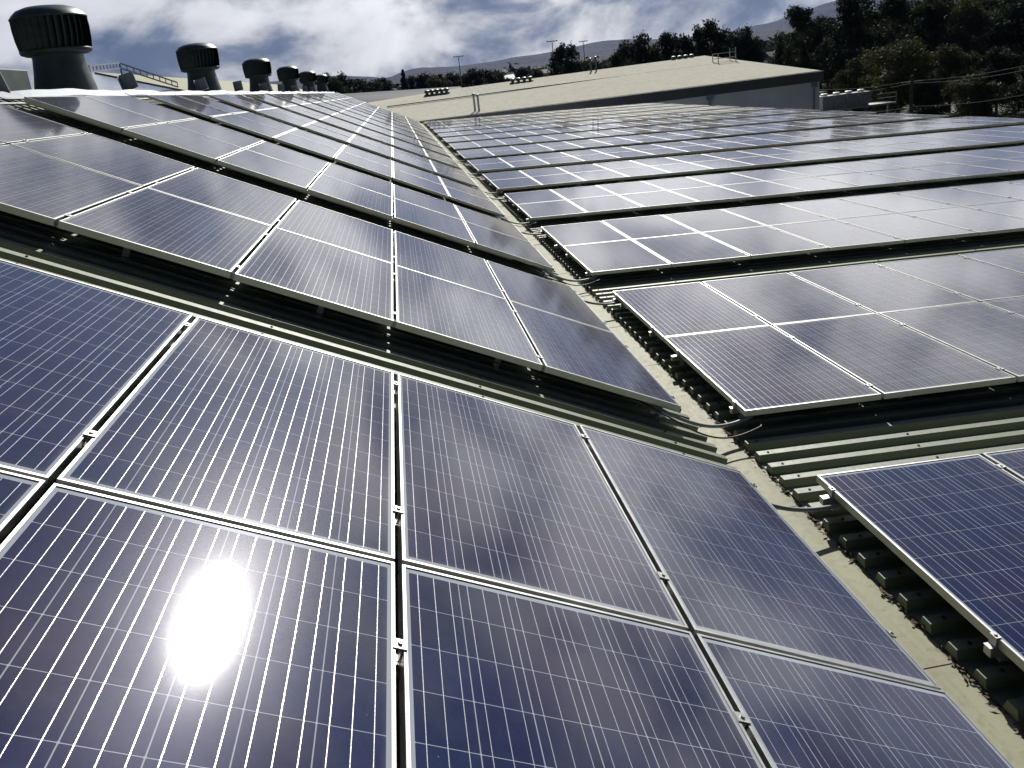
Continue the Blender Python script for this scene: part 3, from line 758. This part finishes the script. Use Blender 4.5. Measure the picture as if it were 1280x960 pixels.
# ------------------------------------------------------------------ trees
def crown_mesh(name, seed, ht, rad, nleaf, leaf, m_, kind='broad'):
    rg = random.Random(seed); v = []; f = []
    clumps = []
    n = 64 if kind == 'broad' else 70
    for i in range(n):
        a = rg.uniform(0, 2 * math.pi)
        if kind == 'broad':
            z = rg.uniform(.24, 1) ; rr = rad * math.sqrt(max(0.03, 1 - ((z - .55) / .5) ** 2)) * rg.uniform(.25, 1.0)
            cr = rad * rg.uniform(.16, .36)
        elif kind == 'tall':
            z = rg.uniform(.22, .96); rr = rad * min(1, 3.2 * (1.06 - z)) * rg.uniform(.1, 1.15); cr = rad * rg.uniform(.16, .36)
        else:
            z = rg.uniform(.12, 1); rr = rad * (1.02 - z) * rg.uniform(.2, 1.05); cr = rad * (.12 + .3 * (1.05 - z))
        clumps.append((rr * math.cos(a), rr * math.sin(a), z * ht - cr * .4, cr))
    tot = sum(c[3] ** 2 for c in clumps)
    for (cx, cyy, cz, cr) in clumps:
        k = int(nleaf * cr * cr / tot)
        for _ in range(k):
            d_ = Vector((rg.gauss(0, 1), rg.gauss(0, 1), rg.gauss(0, 1))).normalized()
            rr = cr * rg.uniform(.55, 1.12) if rg.random() < .8 else cr * rg.uniform(.1, 1.5)
            c = Vector((cx, cyy, cz)) + Vector((d_.x, d_.y, d_.z * .72)) * rr
            t1 = Vector((rg.gauss(0, 1), rg.gauss(0, 1), rg.gauss(0, .6))).normalized()
            t2 = t1.cross(d_ + Vector((rg.gauss(0, .5), rg.gauss(0, .5), rg.gauss(0, .5)))).normalized()
            s_ = leaf * rg.uniform(.5, 1.25); b = len(v)
            v += [tuple(c - t1 * s_), tuple(c + t2 * s_ * .5), tuple(c + t1 * s_), tuple(c - t2 * s_ * .5)]; f.append((b, b+1, b+2, b+3))
    me = bpy.data.meshes.new(name); me.from_pydata(v, [], f); me.materials.append(m_); me.update()
    # trunk and limbs reaching the clumps
    tm = MB(); tr = max(.12, ht * .022)
    lean = (rg.uniform(-.03, .03) * ht, rg.uniform(-.03, .03) * ht)
    tm.tube([(0, 0, 0), (lean[0] * .3, lean[1] * .3, ht * .3), (lean[0], lean[1], ht * .62), (lean[0], lean[1], ht * .9)], [tr * 1.25, tr, tr * .6, tr * .15], 8)
    for c in rg.sample(clumps, 14):
        z0 = max(.2 * ht, min(.7 * ht, c[2] - c[3] - rg.uniform(0, .15) * ht)); k = z0 / (ht * .62)
        s_ = Vector((lean[0] * min(1, k), lean[1] * min(1, k), z0)); e_ = Vector(c[:3])
        md = s_.lerp(e_, .5) + Vector((0, 0, -.02 * ht)); tm.tube([s_, md, e_], [tr * .42, tr * .28, tr * .1], 5)
    return me, tm.mesh('trunk', M['bark'])
PROT = {
 'big': crown_mesh('crown', 1, 15, 6.2, 16000, .30, M['leaf_dark']),
 'big2': crown_mesh('crown', 2, 14, 6.8, 16000, .30, M['leaf_olive']),
 'big3': crown_mesh('crown', 13, 13, 5.6, 14000, .28, M['leaf_olive']),
 'tall': crown_mesh('crown', 3, 18, 4.2, 11000, .28, M['leaf_dark'], 'tall'),
 'tall2': crown_mesh('crown', 8, 17, 4.8, 11000, .28, M['leaf_dark'], 'tall'),
 'round': crown_mesh('crown', 4, 12, 4.6, 9000, .34, M['leaf_dark']),
 'pine': crown_mesh('crown', 5, 16, 3.4, 7000, .30, M['leaf_dark'], 'pine'),
}
HT = {'big': 15, 'big2': 14, 'big3': 13, 'tall': 18, 'tall2': 17, 'round': 12, 'pine': 16}
tr_ = random.Random(21)
def tree(kind, px, ptop, Y, lab, sc=None, cat='tree', wide=1.0, group=None):
    tp = at(px, ptop, Y); base = -8.5
    s_ = (tp.z - base) / HT[kind] if sc is None else sc
    if sc is not None: base = tp.z - HT[kind] * sc
    root = link('pine_tree' if kind == 'pine' else 'tree', None, loc=(tp.x, Y, base)); root.scale = (s_ * wide, s_ * wide, s_); root.rotation_euler = (0, 0, tr_.uniform(0, 6.28))
    tag(root, lab, cat, group)
    link('crown', PROT[kind][0], root); link('trunk', PROT[kind][1], root)
G1 = 'trees behind the warehouse'; G2 = 'dense trees on the right'; G3 = 'distant trees below the hills'
tree('round', 706, 56, 190, 'lone round dark tree standing above the warehouse roof between floodlight poles', None, 'tree', .62, G1)
tree('big3', 797, 41, 150, 'bushy tree at the left end of the row behind the warehouse ridge', None, 'tree', .55, G1)
tree('tall2', 831, 36, 146, 'tree with a pointed top, second in the row behind the warehouse ridge', None, 'tree', .7, G1)
tree('round', 852, 45, 150, 'low tree between the pointed tree and the tallest round crown behind the warehouse', None, 'tree', .5, G1)
tree('big', 886, 26, 146, 'broad round-headed tree, tallest behind the warehouse turbines', None, 'tree', .62, G1)
tree('big3', 930, 32, 160, 'hazy dark tree right behind the safety railing', None, 'tree', .6, G1)
tree('round', 770, 66, 170, 'low tree in front of the hill between lone tree and the row', None, 'tree', .6, G1)
tree('tall', 1000, 2, 125, 'tall open tree at the left edge of the dense trees, reaching the clouds', None, 'tree', .75, G2)
tree('big', 1020, 22, 140, 'dark tree just right of the tall open tree', None, 'tree', .6, G2)
tree('tall2', 1066, -14, 120, 'very tall dark tree rising out of the top of the picture', None, 'tree', .85, G2)
tree('big3', 980, 50, 150, 'low bushy tree beyond the right end of the warehouse', None, 'tree', .55, G2)
tree('tall', 1118, -10, 130, 'tall tree behind the olive crowns, second reaching the top edge', None, 'tree', .9, G2)
tree('big', 1160, -2, 135, 'dark broad tree filling the top right background', None, 'tree', .75, G2)
tree('big2', 1215, 2, 128, 'olive broad tree near the top right corner, left of the corner tree', None, 'tree', .7, G2)
tree('big', 1275, -8, 120, 'dark tree in the top right corner', None, 'tree', .8, G2)
tree('big2', 1125, 54, 84, 'olive broad-crowned tree with sunlit top, nearest behind the cooling plant', None, 'tree', .95, G2)
tree('big3', 1072, 72, 92, 'smaller olive tree directly above the cooling plant', None, 'tree', .75, G2)
tree('big2', 1190, 58, 92, 'olive tree right of the broad sunlit crown', None, 'tree', .8, G2)
tree('big', 1250, 60, 84, 'dark tree at the right edge behind the power lines', None, 'tree', .8, G2)
tree('big3', 1218, 92, 70, 'nearest low tree at right, rising over the panels', None, 'tree', .95, G2)
tree('big', 1290, 84, 70, 'dark tree partly cut by the right picture edge', None, 'tree', .9, G2)
tree('big', 1160, 100, 78, 'dark shaded tree behind the power pole', None, 'tree', .9, G2)
tree('big', 1100, 104, 96, 'dark shaded tree behind the right end of the cooling plant', None, 'tree', .9, G2)
tree('big3', 1050, 92, 120, 'shaded tree behind the corner of the warehouse', None, 'tree', .9, G2)
for k, (px, pt, Y, kd) in enumerate(((1000, 34, 190, 'big'), (1045, 20, 200, 'big3'), (1090, 8, 195, 'big'), (1130, 4, 185, 'big2'), (1180, -4, 200, 'big'), (1225, -14, 190, 'big3'), (1270, -16, 200, 'big'), (1035, 46, 165, 'big3'), (1100, 36, 160, 'big'), (1160, 34, 165, 'big3'), (1215, 30, 160, 'big'), (1280, 26, 165, 'big'))):
    rowl = 'back row' if k < 7 else 'middle row'
    o_ = k if k < 7 else k - 7
    tree(kd, px, pt, Y, f'{ORD[o_]} dark tree from the left in the {rowl} of the dense trees at right', None, 'tree', .95, G2)
# distant line of trees
tree('pine', 503, 87, 260, 'narrow conifer standing out above the distant treeline left of the hills', None, 'pine tree', .8, G3)
tree('big', 411, 92, 190, 'dark tree just right of the farthest ventilator', None, 'tree', .55, G3)
tree('round', 425, 94, 200, 'second dark tree right of the farthest ventilator', None, 'tree', .7, G3)
tree('big3', 452, 97, 260, 'broad low tree left of the small white-gabled house', None, 'tree', .9, G3)
tree('round', 476, 98, 320, 'small tree behind the small white-gabled house', None, 'tree', .8, G3)
rows = [(528, 93, 300, 'round'), (548, 92, 250, 'big3'), (562, 91, 260, 'big'), (590, 86, 240, 'big'), (604, 88, 260, 'round'), (622, 91, 300, 'big3'), (655, 84, 280, 'big'), (668, 86, 260, 'big3'), (735, 76, 260, 'big'), (748, 76, 240, 'big3'), (515, 95, 340, 'big')]
names_ = ['first', 'second', 'third', 'fourth', 'fifth', 'sixth', 'seventh', 'eighth', 'ninth', 'tenth', 'eleventh']
order = sorted(range(len(rows)), key=lambda i: rows[i][0])
for k, i in enumerate(order):
    px, pt, Y, kd = rows[i]
    tree(kd, px, pt, Y, f'{names_[k]} dark tree, counting rightward from the conifer, in the treeline above the warehouse roof', None, 'tree', .8, G3)

# far-off woodland: one mass of leaf clumps on the plain and the wooded rise at the right
wd = random.Random(31); v = []; f = []
def clump(c, cr, n, leaf):
    for _ in range(n):
        d_ = Vector((wd.gauss(0, 1), wd.gauss(0, 1), wd.gauss(0, 1))).normalized(); q = Vector(c) + Vector((d_.x, d_.y, d_.z * .8)) * cr * wd.uniform(.6, 1.1)
        t1 = Vector((wd.gauss(0, 1), wd.gauss(0, 1), wd.gauss(0, .6))).normalized(); t2 = t1.cross(d_ + Vector((.3, .1, .2))).normalized(); s_ = leaf * wd.uniform(.6, 1.3); b = len(v)
        v.extend([tuple(q - t1 * s_), tuple(q + t2 * s_ * .6), tuple(q + t1 * s_), tuple(q - t2 * s_ * .6)]); f.append((b, b+1, b+2, b+3))
for i in range(2600):
    Y = 330 * (1 + 9 * wd.random() ** 1.6); X = Y * wd.uniform(-.75, .95)
    hgt = -8.5 + wd.uniform(3, 12) + (Y - 330) * .006
    clump((X, Y, hgt), wd.uniform(4, 8) * (1 + Y / 2500), 34, 1.3 * (1 + Y / 1400))
me = bpy.data.meshes.new('woodland'); me.from_pydata(v, [], f); me.materials.append(M['leaf_far']); me.update()
tag(link('distant_woodland', me), 'far-off woodland spreading over the plain below the blue hills', 'woodland', kind='stuff')

# wooded rise behind the right-hand trees
from mathutils import noise as mn
def hills(name, prof, Y, depth, m_, base=-8.5, rough=.02, seed=0.0):
    """real ridge: front slope, crest, back slope; prof = photo pixels of the crest seen at depth Y"""
    pts = [at(px, py, Y) for px, py in prof]; xs = [q.x for q in pts]; zs_ = [q.z for q in pts]
    n, md = 260, 22; vv = []; ff = []
    for j in range(md + 1):
        s_ = j / md; y = Y - depth * (1 - s_ * 1.6); t_ = 1 - abs(y - Y) / (depth if y < Y else depth * .6)
        for i in range(n + 1):
            x = xs[0] + (xs[-1] - xs[0]) * i / n
            k = max(q for q in range(len(xs) - 1) if xs[q] <= x + 1e-6); a_ = (x - xs[k]) / (xs[k+1] - xs[k]); a_ = a_ * a_ * (3 - 2 * a_)
            z = zs_[k] * (1 - a_) + zs_[k+1] * a_
            sh = max(0, t_) ** .8
            nn = mn.fractal(Vector((x / depth * 3.2, y / depth * 3.2, seed)), 1.0, 2.1, 6)
            vv.append((x, y, base - 2 + (z - base + 2) * sh * (1 + nn * .22 * (1 - sh) * 2) + nn * rough * (z - base)))
    for j in range(md):
        for i in range(n):
            a_ = j * (n + 1) + i; ff.append((a_, a_ + 1, a_ + n + 2, a_ + n + 1))
    me = bpy.data.meshes.new(name); me.from_pydata(vv, [], ff); me.materials.append(m_); me.polygons.foreach_set('use_smooth', [True] * len(ff)); me.update()
    return tag(link(name, me), kind='structure')
mt, t, p = mat('wooded_hill'); oc = t.new('ShaderNodeTexCoord').outputs['Object']
t.put(p.inputs['Base Color'], t.ramp(t.noise(oc, .006, 10, .7), [(.35, (.003, .007, .010)), (.65, (.010, .016, .019))])); p.inputs['Roughness'].default_value = 1
b = t.new('ShaderNodeBump'); b.inputs['Strength'].default_value = 1; b.inputs['Distance'].default_value = 60
t.put(b.inputs['Height'], t.noise(oc, .012, 8, .65)); t.l.new(b.outputs[0], p.inputs['Normal'])
M['hill'] = mt
hills('hills', [(-900, 150), (200, 112), (370, 98), (420, 94), (455, 95), (484, 97), (502, 89), (520, 84), (545, 83.5), (565, 83), (590, 80), (618, 76), (640, 71), (665, 68), (690, 64), (712, 59), (730, 55), (748, 51), (775, 49), (800, 50), (840, 48), (900, 40), (960, 28), (1010, 12), (1040, 2), (1075, -10), (1200, -20), (2200, -120)], 6500, 2600, M['hill'])
hills('near_hills', [(-900, 205), (200, 120), (420, 104), (520, 98), (600, 90), (680, 80), (740, 70), (790, 62), (850, 52), (930, 42), (1030, 30), (1150, 14), (1300, -4), (2200, -100)], 3200, 1300, M['hill'], seed=5.0)

# ------------------------------------------------------------------ the air
hz = MB(); hz.box((-14500, -2800, -9.6), (14500, 12000, 1500))
mt = bpy.data.materials.new('haze_air'); mt.use_nodes = True; t = NT(mt.node_tree); t.n.clear()
pv = t.new('ShaderNodeVolumePrincipled'); pv.inputs['Color'].default_value = (.16, .36, 1, 1); pv.inputs['Density'].default_value = .00003
pv.inputs['Anisotropy'].default_value = 0
oo = t.new('ShaderNodeOutputMaterial'); t.l.new(pv.outputs[0], oo.inputs['Volume'])
tag(hz.build('haze', mt), 'thin blue haze in the air', 'haze', kind='stuff')
